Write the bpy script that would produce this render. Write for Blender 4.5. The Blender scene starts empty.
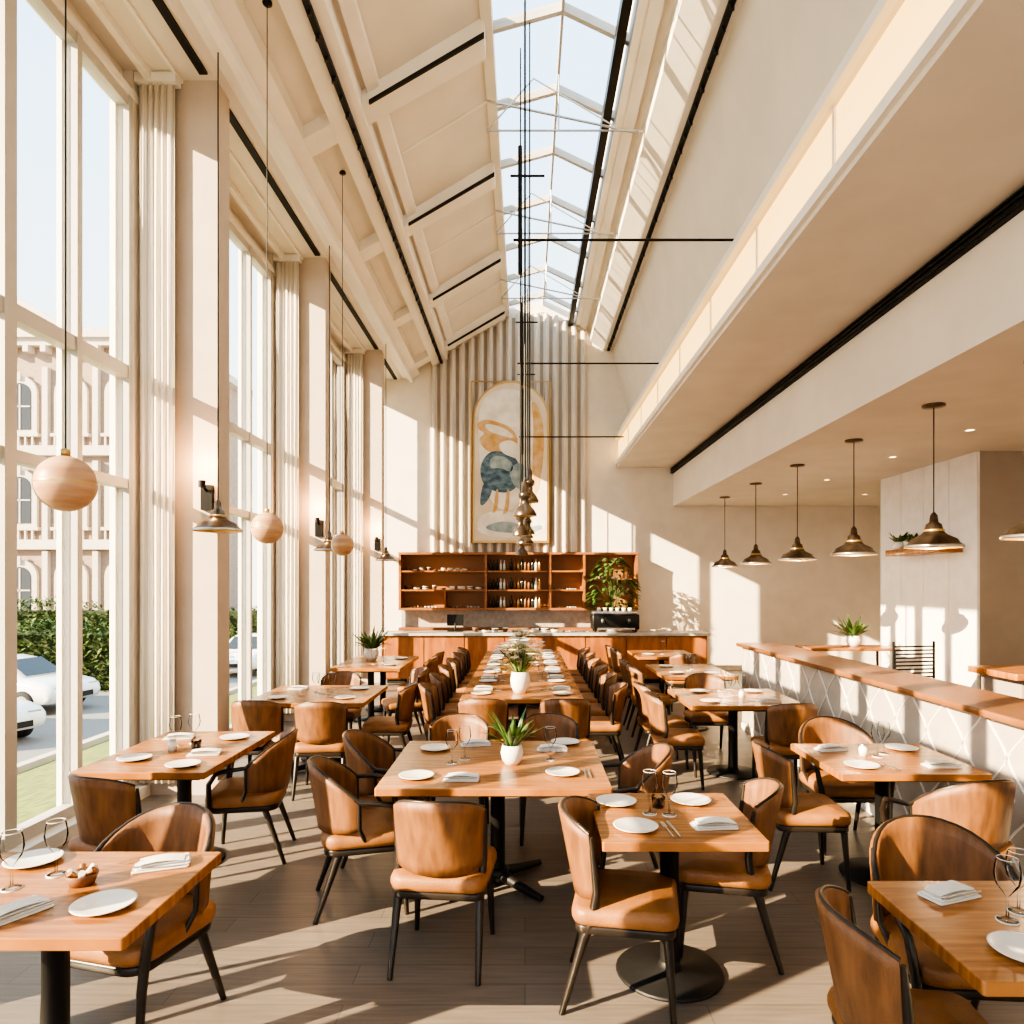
import bpy, math, random, bmesh
from mathutils import Vector, Matrix
random.seed(7)
sc = bpy.context.scene
COL = sc.collection

# ------------------------------------------------------------------ materials
def mat(name, col, rough=0.5, metal=0.0, col2=None, nscale=8, stretch=(1,1,1), bump=0.0, bscale=None,
        emit=None, estr=0.0, spec=0.5, detail=4, lo=0.35, hi=0.65):
    m = bpy.data.materials.new(name); m.use_nodes = True
    nt = m.node_tree; b = nt.nodes['Principled BSDF']
    b.inputs['Roughness'].default_value = rough
    b.inputs['Metallic'].default_value = metal
    b.inputs['Specular IOR Level'].default_value = spec
    tc = nt.nodes.new('ShaderNodeTexCoord'); mp = nt.nodes.new('ShaderNodeMapping')
    mp.inputs['Scale'].default_value = stretch
    nt.links.new(tc.outputs['Object'], mp.inputs['Vector'])
    no = nt.nodes.new('ShaderNodeTexNoise'); no.inputs['Scale'].default_value = nscale
    no.inputs['Detail'].default_value = detail
    nt.links.new(mp.outputs['Vector'], no.inputs['Vector'])
    if col2 is None:
        col2 = tuple(c*0.93 for c in col)
    r = nt.nodes.new('ShaderNodeValToRGB')
    r.color_ramp.elements[0].position = lo; r.color_ramp.elements[1].position = hi
    r.color_ramp.elements[0].color = (*col2, 1); r.color_ramp.elements[1].color = (*col, 1)
    nt.links.new(no.outputs['Fac'], r.inputs['Fac'])
    nt.links.new(r.outputs['Color'], b.inputs['Base Color'])
    if bump:
        n2 = no
        if bscale:
            n2 = nt.nodes.new('ShaderNodeTexNoise'); n2.inputs['Scale'].default_value = bscale
            nt.links.new(mp.outputs['Vector'], n2.inputs['Vector'])
        bp = nt.nodes.new('ShaderNodeBump'); bp.inputs['Strength'].default_value = bump
        bp.inputs['Distance'].default_value = 0.01
        nt.links.new(n2.outputs['Fac'], bp.inputs['Height']); nt.links.new(bp.outputs['Normal'], b.inputs['Normal'])
    if emit:
        b.inputs['Emission Color'].default_value = (*emit, 1)
        b.inputs['Emission Strength'].default_value = estr
    return m

def glassmat(name, tint=(1,1,1), gl=0.08, rough=0.0):
    m = bpy.data.materials.new(name); m.use_nodes = True
    nt = m.node_tree; nt.nodes.remove(nt.nodes['Principled BSDF'])
    out = nt.nodes['Material Output']
    t = nt.nodes.new('ShaderNodeBsdfTransparent'); t.inputs['Color'].default_value = (*tint, 1)
    g = nt.nodes.new('ShaderNodeBsdfGlossy'); g.inputs['Roughness'].default_value = rough
    lw = nt.nodes.new('ShaderNodeLayerWeight'); lw.inputs['Blend'].default_value = gl
    mx = nt.nodes.new('ShaderNodeMixShader')
    nt.links.new(lw.outputs['Fresnel'], mx.inputs['Fac'])
    nt.links.new(t.outputs[0], mx.inputs[1]); nt.links.new(g.outputs[0], mx.inputs[2])
    nt.links.new(mx.outputs[0], out.inputs['Surface'])
    return m

M_wall = mat('plaster_cream', (.80,.725,.62), .75, nscale=3, bump=.08, bscale=60)
M_wall2 = mat('plaster_taupe', (.40,.335,.275), .8, nscale=3)
M_col = mat('column_plaster', (.56,.465,.38), .8, nscale=4, bump=.1, bscale=80)
M_ceil = mat('ceiling_plaster', (.77,.705,.615), .8, nscale=2)
M_beam = mat('beam_white', (.85,.795,.71), .7, nscale=2)
M_white = mat('white_paint', (.80,.76,.69), .6, nscale=3)
M_clad = mat('textured_white_cladding', (.84,.81,.76), .8, nscale=6, bump=.6, bscale=22)
M_frame = mat('window_frame_paint', (.54,.51,.46), .45, nscale=3)
M_black = mat('black_metal', (.02,.019,.018), .4, .6)
M_slot = mat('black_slot', (.008,.008,.008), .7)
M_curt = mat('linen_curtain', (.84,.77,.68), .9, col2=(.76,.69,.60), nscale=4, stretch=(20,20,.3), bump=.2, bscale=200)
M_flute = mat('fluted_panel', (.68,.62,.54), .7, col2=(.58,.52,.45), nscale=5, stretch=(3,3,.3))
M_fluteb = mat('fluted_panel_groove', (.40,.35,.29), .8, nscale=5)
M_table = mat('table_oak', (.43,.185,.056), .25, col2=(.26,.10,.03), nscale=3, stretch=(1.2,14,1), bump=.05, spec=.5, detail=8)
M_ledge = mat('ledge_walnut', (.28,.12,.045), .3, col2=(.17,.068,.026), nscale=3, stretch=(16,.8,1), bump=.05, detail=8)
M_bar = mat('bar_wood', (.40,.15,.045), .38, col2=(.25,.085,.026), nscale=3, stretch=(3,3,.7), detail=8)
M_shelf = mat('shelf_wood', (.34,.14,.05), .42, col2=(.22,.085,.032), nscale=3, stretch=(1,3,10), detail=8)
M_shelfback = mat('shelf_back', (.31,.14,.06), .5, nscale=3, stretch=(1,1,8))
M_top = mat('counter_stone', (.50,.46,.41), .3, col2=(.38,.35,.31), nscale=12)
M_leath = mat('tan_leather', (.37,.165,.058), .48, col2=(.26,.11,.037), nscale=6, bump=.25, bscale=120)
M_back = mat('cognac_back', (.27,.12,.046), .42, col2=(.145,.062,.025), nscale=7, stretch=(4,4,.7), bump=.2, bscale=160, detail=8, lo=.3, hi=.7)
M_leg = mat('ebony_wood', (.018,.014,.011), .32, col2=(.028,.02,.015), nscale=10)
M_iron = mat('cast_iron', (.018,.017,.017), .5, .3)
M_ceram = mat('white_ceramic', (.85,.82,.77), .2, nscale=2)
M_cloth = mat('napkin_linen', (.82,.79,.74), .9, nscale=30, bump=.3, bscale=200)
M_glass = glassmat('clear_glass', (.96,.97,.97), .14)
M_wglass = glassmat('window_glass', (.97,.98,.98), .06)
M_bronze = mat('aged_bronze', (.20,.155,.12), .28, .9, col2=(.11,.085,.065), nscale=12)
M_ball = mat('turned_wood_ball', (.60,.38,.235), .45, col2=(.44,.25,.14), nscale=3, stretch=(1,1,9))
M_leaf = mat('leaf_green', (.08,.17,.04), .5, col2=(.035,.08,.02), nscale=14)
M_leaf2 = mat('leaf_light', (.22,.30,.10), .5, col2=(.12,.2,.055), nscale=14)
M_flower = mat('white_petals', (.88,.82,.70), .7)
M_soil = mat('soil', (.05,.035,.025), .95)
M_gold = mat('brass_frame', (.62,.42,.18), .35, .8)
M_bulb = mat('warm_bulb', (1,.85,.6), .5, emit=(1,.68,.36), estr=8)
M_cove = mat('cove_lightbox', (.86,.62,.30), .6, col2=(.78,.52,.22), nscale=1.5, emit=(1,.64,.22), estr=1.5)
M_brown = mat('terracotta', (.22,.10,.05), .5)
M_steel = mat('brushed_steel', (.5,.5,.5), .3, .9)
M_dark = mat('dark_glassware', (.03,.04,.03), .15)
M_grass = mat('grass', (.20,.22,.055), .95, col2=(.10,.13,.03), nscale=6, bump=.8, bscale=40)
M_asph = mat('asphalt', (.24,.22,.20), .9, nscale=10)
M_hedge = mat('hedge_leaves', (.13,.18,.045), .8, col2=(.05,.085,.02), nscale=3)
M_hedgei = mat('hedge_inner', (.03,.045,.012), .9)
M_stone = mat('facade_stone', (.36,.265,.20), .85, col2=(.30,.215,.16), nscale=2, stretch=(1,1,4))
M_trim = mat('facade_limestone', (.56,.485,.395), .8, nscale=3)
M_dwin = mat('facade_glass', (.05,.055,.06), .15)
M_carw = mat('car_paint_white', (.8,.8,.8), .2)
M_carg = mat('car_glass', (.03,.035,.04), .08)
M_tire = mat('tire_rubber', (.02,.02,.02), .8)
M_relief = mat('relief_plaster', (.50,.44,.37), .7, col2=(.43,.375,.315), nscale=5, bump=.15, bscale=50)
M_line = mat('relief_line', (.84,.78,.69), .6)

# floor: planks
M_floor = bpy.data.materials.new('floor_planks'); M_floor.use_nodes = True
nt = M_floor.node_tree; b = nt.nodes['Principled BSDF']
tc = nt.nodes.new('ShaderNodeTexCoord'); mp = nt.nodes.new('ShaderNodeMapping')
nt.links.new(tc.outputs['Object'], mp.inputs['Vector'])
br = nt.nodes.new('ShaderNodeTexBrick'); br.inputs['Scale'].default_value = 1
br.inputs['Brick Width'].default_value = 1.6; br.inputs['Row Height'].default_value = .16
br.inputs['Mortar Size'].default_value = .002
br.inputs['Color1'].default_value = (.218,.182,.152,1); br.inputs['Color2'].default_value = (.185,.153,.127,1)
br.inputs['Mortar'].default_value = (.10,.082,.066,1)
nt.links.new(mp.outputs['Vector'], br.inputs['Vector'])
mp2 = nt.nodes.new('ShaderNodeMapping'); mp2.inputs['Scale'].default_value = (1,16,1)
nt.links.new(tc.outputs['Object'], mp2.inputs['Vector'])
no = nt.nodes.new('ShaderNodeTexNoise'); no.inputs['Scale'].default_value = 3; no.inputs['Detail'].default_value = 8
nt.links.new(mp2.outputs['Vector'], no.inputs['Vector'])
rr = nt.nodes.new('ShaderNodeValToRGB'); rr.color_ramp.elements[0].color = (.78,.78,.78,1); rr.color_ramp.elements[1].color = (1.1,1.08,1.06,1)
rr.color_ramp.elements[0].position = .3; rr.color_ramp.elements[1].position = .7
nt.links.new(no.outputs['Fac'], rr.inputs['Fac'])
mx = nt.nodes.new('ShaderNodeMixRGB'); mx.blend_type = 'MULTIPLY'; mx.inputs[0].default_value = 1
nt.links.new(br.outputs['Color'], mx.inputs[1]); nt.links.new(rr.outputs['Color'], mx.inputs[2])
nt.links.new(mx.outputs[0], b.inputs['Base Color']); b.inputs['Roughness'].default_value = .38
bp = nt.nodes.new('ShaderNodeBump'); bp.inputs['Strength'].default_value = .12; bp.inputs['Distance'].default_value = .005
nt.links.new(no.outputs['Fac'], bp.inputs['Height']); nt.links.new(bp.outputs['Normal'], b.inputs['Normal'])

# ------------------------------------------------------------------ mesh builder
class MB:
    def __init__(s): s.v=[]; s.f=[]; s.m=[]; s.s=[]; s.mats=[]
    def mi(s, m):
        if m not in s.mats: s.mats.append(m)
        return s.mats.index(m)
    def add(s, vs, fs, m, smooth=False, M=None):
        o=len(s.v); k=s.mi(m)
        for p in vs:
            p=Vector(p); s.v.append(M@p if M else p)
        for f in fs: s.f.append([o+i for i in f]); s.m.append(k); s.s.append(smooth)
    def box(s, c, d, m, M=None):
        x,y,z=[a/2 for a in d]; cx,cy,cz=c
        vs=[(cx+i*x,cy+j*y,cz+k*z) for i in(-1,1) for j in(-1,1) for k in(-1,1)]
        fs=[(0,1,3,2),(4,6,7,5),(0,4,5,1),(2,3,7,6),(0,2,6,4),(1,5,7,3)]
        s.add(vs,fs,m,False,M)
    def bb(s, x0,x1,y0,y1,z0,z1,m,M=None):
        s.box(((x0+x1)/2,(y0+y1)/2,(z0+z1)/2),(abs(x1-x0),abs(y1-y0),abs(z1-z0)),m,M)
    def ext(s, pts, y0, y1, m, M=None):     # XZ polygon extruded in Y
        n=len(pts); vs=[(x,y0,z) for x,z in pts]+[(x,y1,z) for x,z in pts]
        fs=[tuple(range(n)), tuple(range(2*n-1,n-1,-1))]+[(i,i+n,(i+1)%n+n,(i+1)%n) for i in range(n)]
        s.add(vs,fs,m,False,M)
    def tube(s, pts, rad, m, seg=8, M=None, caps=True):
        pts=[Vector(p) for p in pts]; n=len(pts)
        if not hasattr(rad,'__len__'): rad=[rad]*n
        vs=[]; ref=None
        for i,p in enumerate(pts):
            t=(pts[min(i+1,n-1)]-pts[max(i-1,0)]).normalized()
            if ref is None:
                ref=Vector((1,0,0)) if abs(t.x)<.9 else Vector((0,1,0))
            u=(ref-t*ref.dot(t)).normalized(); ref=u; w=t.cross(u)
            for k in range(seg):
                a=2*math.pi*k/seg
                vs.append(p+(u*math.cos(a)+w*math.sin(a))*rad[i])
        fs=[]
        for i in range(n-1):
            for k in range(seg):
                k2=(k+1)%seg
                fs.append((i*seg+k,i*seg+k2,(i+1)*seg+k2,(i+1)*seg+k))
        s.add(vs,fs,m,seg>5,M)
        if caps:
            s.add(vs[:seg],[tuple(range(seg-1,-1,-1))],m,False,M); s.add(vs[-seg:],[tuple(range(seg))],m,False,M)
    def lathe(s, prof, m, seg=24, M=None, c=(0,0,0), smooth=True):
        vs=[]; 
        for r,z in prof:
            for k in range(seg):
                a=2*math.pi*k/seg; vs.append((c[0]+r*math.cos(a),c[1]+r*math.sin(a),c[2]+z))
        fs=[(i*seg+k,i*seg+(k+1)%seg,(i+1)*seg+(k+1)%seg,(i+1)*seg+k) for i in range(len(prof)-1) for k in range(seg)]
        s.add(vs,fs,m,smooth,M)
    def slab(s, c, sx, sy, z0, z1, r, e, m, M=None, dome=0, seg=5, smooth=True):
        def ring(ins, z):
            out=[]; hx=sx/2-ins; hy=sy/2-ins; rr=max(r-ins,.002)
            for q,(qx,qy) in enumerate([(1,1),(-1,1),(-1,-1),(1,-1)]):
                for k in range(seg+1):
                    a=math.pi/2*(q+k/seg)
                    out.append((c[0]+qx*(hx-rr)+rr*math.cos(a), c[1]+qy*(hy-rr)+rr*math.sin(a), z))
            return out
        rings=[ring(e,z0),ring(e*.3,z0+e*.3),ring(0,z0+e),ring(0,z1-e),ring(e*.3,z1-e*.3),ring(e,z1)]
        if dome: rings.append(ring(min(sx,sy)*.25, z1+dome))
        n=len(rings[0]); vs=[p for g in rings for p in g]
        fs=[(i*n+k,i*n+(k+1)%n,(i+1)*n+(k+1)%n,(i+1)*n+k) for i in range(len(rings)-1) for k in range(n)]
        s.add(vs,fs,m,smooth,M)
        s.add(rings[0],[tuple(range(n-1,-1,-1))],m,False,M); s.add(rings[-1],[tuple(range(n))],m,smooth,M)
    def leaf(s, base, d, L, w, droop, m, M=None, N=6):
        base=Vector(base); d=Vector(d).normalized()
        side=d.cross(Vector((0,0,1)))
        if side.length<.05: side=Vector((1,0,0))
        side.normalize(); vs=[]
        for i in range(N+1):
            t=i/N; p=base+d*L*t-Vector((0,0,droop*t*t)); ww=w*math.sin(math.pi*min(1,(t*.92+.05)))**.8
            vs+= [p-side*ww+Vector((0,0,ww*.3)), p, p+side*ww+Vector((0,0,ww*.3))]
        fs=[]
        for i in range(N):
            a=i*3; fs+=[(a,a+1,a+4,a+3),(a+1,a+2,a+5,a+4)]
        s.add(vs,fs,m,True,M)
    def mesh(s, name):
        me=bpy.data.meshes.new(name); me.from_pydata([tuple(p) for p in s.v],[],s.f)
        for m in s.mats: me.materials.append(m)
        for p,k,sm in zip(me.polygons,s.m,s.s): p.material_index=k; p.use_smooth=sm
        me.update(); return me
    def obj(s, name, loc=(0,0,0), rz=0, bevel=0):
        o=bpy.data.objects.new(name,s.mesh(name)); COL.objects.link(o); o.location=loc; o.rotation_euler=(0,0,rz)
        bm=bmesh.new(); bm.from_mesh(o.data); bmesh.ops.recalc_face_normals(bm,faces=bm.faces[:]); bm.to_mesh(o.data); bm.free()
        if bevel:
            md=o.modifiers.new('bevel','BEVEL'); md.width=bevel; md.segments=2; md.limit_method='ANGLE'
        return o
def inst(o, loc, rz=0, sc_=1, name=None):
    n=bpy.data.objects.new(name or o.name.split('.')[0], o.data); COL.objects.link(n)
    n.location=loc; n.rotation_euler=(0,0,rz); n.scale=(sc_,)*3
    return n
class Proto:
    def __init__(s, name, build): s.name=name; s.build=build; s.o=None
    def __call__(s, loc, rz=0, scl=1):
        if s.o is None:
            s.o=s.build().obj(s.name, loc, rz); s.o.scale=(scl,)*3; return s.o
        return inst(s.o, loc, rz, scl)

YB=15.0; YR=-3.5; XR=8.2; XW=-3.45; XC=-2.72
cols=[-.6,2.8,6.1,9.4,13.1]; CW=.25

# ------------------------------------------------------------------ room shell
m=MB(); m.bb(-3.6,XR,YR,YB,-.15,0,M_floor); m.obj('floor')
m=MB(); m.ext([(-3.6,-.15),(XR+.15,-.15),(XR+.15,3.8),(3.4,3.8),(3.4,5.3),(2.4,5.35),(1.95,7.25),(1.15,7.75),(.4,8.05),(-.4,7.85),(-2.72,6.5),(-3.6,6.5)], YB, YB+.2, M_wall); m.obj('wall_back')
m=MB(); m.bb(XR,XR+.15,YR,YB,-.15,3.8,M_wall); m.obj('wall_right')
# ceilings
m=MB()
m.ext([(-3.6,6.31),(XC,6.31),(-.4,7.72),(-.4,7.9),(-2.8,6.5),(-3.6,6.5)],YR,YB,M_ceil)
m.ext([(1.15,7.6),(1.85,7.1),(2.35,5.3),(2.55,5.3),(2.02,7.25),(1.2,7.8)],YR,YB,M_ceil)
m.obj('ceiling')
m=MB()
m.ext([(2.0,4.4),(3.22,4.4),(3.22,3.56),(XR,3.56),(XR,3.8),(3.4,3.8),(3.4,4.58),(2.55,4.58),(2.55,5.3),(2.3,5.3),(2.3,5.02),(2.0,5.02),(2.0,4.98),(2.08,4.98),(2.08,4.52),(2.0,4.52)],YR,YB,M_ceil)
m.obj('ceiling_bulkhead')
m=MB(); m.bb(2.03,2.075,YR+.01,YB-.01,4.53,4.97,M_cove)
y=-3
while y<YB: m.bb(2.015,2.03,y,y+.03,4.53,4.97,M_beam); y+=1.5
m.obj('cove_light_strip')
m=MB(); m.bb(3.17,3.218,YR+.01,YB-.02,4.27,4.39,M_slot)
for k in range(3): m.bb(3.15,3.17,YR+.01,YB-.02,4.28+k*.04,4.292+k*.04,M_black)
m.obj('air_vent_grille')
# trims / cornices
m=MB(); m.bb(1.94,2.0,YR,YB,4.98,5.06,M_beam); m.bb(1.96,2.0,YR,YB,4.44,4.52,M_beam); m.obj('trim_1')
m=MB(); m.ext([(-2.66,6.35),(-2.5,6.3),(-2.28,6.43),(-2.28,6.58)],YR,YB-.01,M_beam); m.ext([(-2.5,6.24),(-2.42,6.24),(-2.42,6.4),(-2.5,6.35)],YR,YB-.01,M_beam); m.obj('trim_2')
def slz(x): return 6.31+(x+2.72)*(7.72-6.31)/(2.72-.4)
m=MB(); m.ext([(-2.0,slz(-2.0)+.01),(-2.0,slz(-2.0)-.16),(-1.68,slz(-1.68)-.2),(-1.68,slz(-1.68)+.01)],YR,YB-.01,M_beam)
m.ext([(-1.62,slz(-1.62)),(-1.62,slz(-1.62)-.07),(-1.5,slz(-1.5)-.07),(-1.5,slz(-1.5))],YR,YB-.01,M_beam)
m.obj('ceiling_beam')
m=MB(); m.ext([(1.42,7.42),(1.42,7.14),(1.7,6.94),(1.9,6.94),(1.9,7.1),(1.85,7.1)],YR,YB-.01,M_beam); m.ext([(1.2,7.57),(1.2,7.46),(1.32,7.38),(1.32,7.5)],YR,YB-.01,M_beam)
m.obj('ceiling_beam')
def track(x,z):
    m=MB(); m.bb(x-.028,x+.028,YR+.1,YB-.1,z-.04,z,M_slot)
    y=1.0
    while y<YB-.3:
        m.tube([(x,y,z-.04),(x,y,z-.09)],.022,M_black,8); m.tube([(x,y+.25,z-.04),(x,y+.25,z-.08)],.018,M_black,8); y+=.5
    m.obj('track_light_rail')
track(-1.80,slz(-1.84)-.175); track(1.80,6.94)
# rafters
for y in (-.1,2.3,4.7,7.1,9.5,12.0,14.3):
    m=MB(); m.ext([(-2.3,slz(-2.3)+.005),(-2.3,slz(-2.3)-.14),(-.42,slz(-.42)-.22),(-.42,slz(-.42)+.005)],y,y+.3,M_beam)
    m.ext([(-1.6,slz(-1.6)-.17),(-1.6,slz(-1.6)-.205),(-.42,slz(-.42)-.235),(-.42,slz(-.42)-.19)],y-.035,y-.001,M_slot)
    m.obj('ceiling_rafter')
for y in (1.1,3.5,5.9,8.3,10.8,13.2):
    m=MB(); m.ext([(-1.5,slz(-1.5)+.002),(-1.5,slz(-1.5)-.015),(-.42,slz(-.42)-.015),(-.42,slz(-.42)+.002)],y,y+.03,M_beam); m.obj('trim_3')
for i in range(len(cols)):
    y0=cols[i]+CW+.1; y1=(cols[i+1] if i+1<len(cols) else YB)-.1
    m=MB(); m.bb(-2.83,-2.76,y0,y1,6.285,6.309,M_slot); m.obj('air_slot')
    m=MB(); m.bb(-3.30,-3.24,y0-.1,y1+.1,6.24,6.309,M_beam); m.bb(-3.05,-3.02,y0-.1,y1+.1,6.28,6.309,M_beam); m.obj('trim_4')
# skylight
m=MB()
y=YR
while y<YB:
    m.ext([(-.42,7.70),(.4,7.93),(1.17,7.56),(1.17,7.66),(.4,8.03),(-.42,7.80)],y,y+.06,M_frame); y+=1.2
m.bb(-.46,-.34,YR,YB-.01,7.66,7.92,M_beam); m.bb(.385,.415,YR,YB-.01,7.92,8.05,M_frame); m.bb(1.10,1.2,YR,YB-.01,7.48,7.82,M_beam)
m.bb(.94,1.04,YR,YB-.01,7.48,7.62,M_black)
m.obj('window_skylight_frame')
m=MB()
m.add([(-.4,YR,7.78),(.4,YR,8.01),(.4,YB,8.01),(-.4,YB,7.78)],[(0,1,2,3)],M_wglass)
m.add([(.4,YR,8.01),(1.15,YR,7.64),(1.15,YB,7.64),(.4,YB,8.01)],[(0,1,2,3)],M_wglass)
m.obj('window_skylight_glass')
for y in (3.4,5.8,8.2,10.6,13.0):
    m=MB(); m.tube([(-.45,y,7.60),(1.35,y,7.22)],.014,M_steel,6); m.tube([(-.45,y,7.25),(1.44,y,7.25)],.012,M_steel,6)
    m.tube([(.1,y,7.87),(1.1,y,7.28)],.01,M_steel,6); m.tube([(.1,y,7.87),(-.45,y,7.25)],.01,M_steel,6)
    m.tube([(.4,y,7.92),(.4,y,7.25)],.01,M_steel,6)
    m.obj('roof_tie_truss')
# columns
for y in cols:
    m=MB(); m.bb(-3.6,XC,y,y+CW,0,6.309,M_col); m.bb(-3.6,XC+.02,y-.02,y+CW+.02,0,.12,M_col); m.obj('column')
m=MB(); m.bb(-3.6,XW-.03,YR,YB,6.1,6.31,M_wall); m.bb(-3.6,-3.38,YR,YB,6.06,6.12,M_beam)
m.bb(-3.6,-3.3,YR,YB,0,.1,M_white)
for y in cols: m.bb(-3.6,-3.40,y-.12,y,0,6.31,M_wall); m.bb(-3.6,-3.40,y+CW,y+CW+.1,0,6.31,M_wall)
m.obj('wall_left')
ys=[YR]+cols+[YB]; 
for i in range(len(ys)-1):
    y0=ys[i]+(CW+.1 if i>0 else 0); y1=ys[i+1]-(.12 if i<len(ys)-2 else 0)
    m=MB(); w=y1-y0; n=max(1,round(w/.74)); 
    for k in range(n+1):
        yy=y0+w*k/n; t=.03 if k%2 else .055
        m.bb(-3.52,-3.40,max(y0,yy-t),min(y1,yy+t),.1,6.06,M_frame)
        m.bb(-3.54,-3.50,max(y0,yy-t-.03),min(y1,yy+t+.03),.1,6.06,M_white)
    for z,h in ((.1,.09),(2.68,.08),(3.63,.11),(5.97,.09)): m.bb(-3.51,-3.41,y0,y1,z,z+h,M_frame)
    m.obj('window_%d'%(i+1))
    m=MB(); m.add([(-3.46,y0,.1),(-3.46,y1,.1),(-3.46,y1,6.06),(-3.46,y0,6.06)],[(0,1,2,3)],M_wglass); m.obj('window_pane_%d'%(i+1))
def curtain(x0,x1,y):
    m=MB(); N=64; vs=[]
    for zi,z in enumerate((.12,1.5,3.2,4.8,6.22)):
        for i in range(N+1):
            t=i/N; ph=t*2*math.pi*5.5
            vs.append((x0+(x1-x0)*t+.003*math.sin(ph*.5+zi), y+.015*math.sin(ph)+.005*math.sin(ph*2.3+zi*.5), z))
    fs=[(a*(N+1)+i,a*(N+1)+i+1,(a+1)*(N+1)+i+1,(a+1)*(N+1)+i) for a in range(4) for i in range(N)]
    m.add(vs,fs,M_curt,True); m.bb(x0-.02,x1+.03,y-.05,y+.05,6.22,6.30,M_beam)
    o=m.obj('curtain'); md=o.modifiers.new('s','SOLIDIFY'); md.thickness=.006
for y in cols[1:]: curtain(-3.37,-3.06,y-.07)
# unseen rear wall; its open window grid is added to let in sky fill
m=MB(); m.bb(-3.6,-3.3,YR-.2,YR,0,6.4,M_wall); m.bb(2.6,XR,YR-.2,YR,0,3.8,M_wall); m.bb(-3.6,3.4,YR-.2,YR,4.6,8.1,M_wall); m.bb(-3.3,2.6,YR-.2,YR,-.15,.15,M_wall)
m.obj('wall_rear')
m=MB()
for k in range(6): m.bb(-3.3+k*1.17,-3.22+k*1.17,YR-.12,YR-.04,.15,4.6,M_frame)
m.bb(-3.3,2.6,YR-.12,YR-.04,2.7,2.8,M_frame); m.obj('window_rear_fill')
# right service block
m=MB(); m.bb(5.8,XR,8.8,11.2,0,3.56,M_wall2); m.obj('wall_partition')
m=MB()
m.bb(5.775,5.8,8.80,11.2,0.0,3.559,M_clad)
for k in range(5): m.bb(5.768,5.775,8.80+k*.597,8.812+k*.597,.0,3.559,M_white)
m.obj('wall_cladding')
m=MB(); m.bb(3.0,XR,YB-.02,YB,0,.1,M_beam); m.obj('baseboard_back')

# fluted panel on back wall
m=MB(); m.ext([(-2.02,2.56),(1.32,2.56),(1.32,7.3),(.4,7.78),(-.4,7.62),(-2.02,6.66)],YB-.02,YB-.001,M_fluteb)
NF=17
for i in range(NF):
    x=-1.97+i*(3.24/(NF-1))
    zt= slz(x)-.05 if x<-.4 else (7.72 if x<.6 else 7.72-(x-.6)*.55)
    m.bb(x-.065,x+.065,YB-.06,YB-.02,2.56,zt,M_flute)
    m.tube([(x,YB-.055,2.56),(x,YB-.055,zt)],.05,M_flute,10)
m.obj('fluted_wall_panel')

# artwork
def px(x,y): return ((x-525)/46.3, 1.85+(585-y)/46.3)
M_art = mat('art_paper',(.84,.75,.60),.6,col2=(.62,.50,.36),nscale=1.3,detail=8,lo=.3,hi=.7)
M_ab = mat('art_blue',(.04,.08,.13),.6,col2=(.16,.25,.30),nscale=6,stretch=(1,1,2))
M_ag = mat('art_grey_blue',(.20,.29,.33),.6,col2=(.42,.47,.46),nscale=6)
M_ao = mat('art_ochre',(.62,.34,.10),.6,col2=(.72,.52,.30),nscale=5)
M_aw = mat('art_cream',(.90,.85,.76),.6,col2=(.72,.65,.56),nscale=3)
m=MB()
def arch(x0,x1,z0,z1,n=20):
    r=(x1-x0)/2; cx=(x0+x1)/2; zc=z1-r
    return [(x0,z0),(x1,z0)]+[(cx+r*math.cos(math.pi*k/n), zc+r*math.sin(math.pi*k/n)) for k in range(n+1)]
x0,z1=px(473,382); x1,z0=px(549,543)
m.ext(arch(x0,x1,z0,z1),YB-.17,YB-.115,M_gold)
m.ext(arch(x0+.045,x1-.045,z0+.045,z1-.045),YB-.185,YB-.171,M_art)
m.tube([(x0-.03,YB-.14,z1),(x0-.03,YB-.14,z0),(x1+.03,YB-.14,z0),(x1+.03,YB-.14,z1),(x0-.03,YB-.14,z1)],.016,M_gold,6)
def smoothp(p,it=2):
    for _ in range(it):
        q=[]
        for i in range(len(p)):
            a=p[i]; b_=p[(i+1)%len(p)]
            q+=[(a[0]*.75+b_[0]*.25,a[1]*.75+b_[1]*.25),(a[0]*.25+b_[0]*.75,a[1]*.25+b_[1]*.75)]
        p=q
    return p
def blob(pts,mm,k): m.ext([px(*p) for p in smoothp(pts)],YB-.187-.002*k,YB-.186,mm)
blob([(480,400),(505,388),(530,395),(538,420),(534,455),(524,490),(514,512),(494,508),(482,480),(478,440)],M_aw,1)
blob([(530,400),(540,408),(545,440),(541,480),(534,500),(532,460),(534,425)],M_ao,2)
blob([(477,424),(486,420),(498,423),(511,428),(519,440),(515,450),(500,456),(486,452),(478,440),(486,434),(478,430)],M_ao,3)
blob([(484,424),(500,427),(512,434),(514,440),(500,436),(488,432)],M_aw,4)
blob([(482,462),(490,452),(504,452),(516,458),(522,472),(519,486),(508,494),(494,492),(484,486),(480,474)],M_ab,5)
blob([(490,458),(502,456),(514,464),(512,474),(500,468),(490,470)],M_ag,6)
blob([(498,444),(512,440),(522,450),(524,462),(512,458),(502,454)],M_aw,7)
blob([(508,470),(520,462),(528,470),(534,486),(526,492),(514,488)],M_ag,6)
blob([(484,482),(494,488),(488,502),(480,508),(481,494)],M_ab,4)
blob([(496,490),(499,490),(498,510),(492,515),(494,508)],M_ao,6)
blob([(507,490),(510,490),(509,512),(502,516),(505,508)],M_ao,6)
blob([(477,516),(500,510),(525,516),(545,512),(545,538),(478,538)],M_aw,1)
blob([(480,528),(505,520),(530,528),(542,524),(542,532),(505,534)],M_ag,2)
m.obj('arched_artwork')

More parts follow.
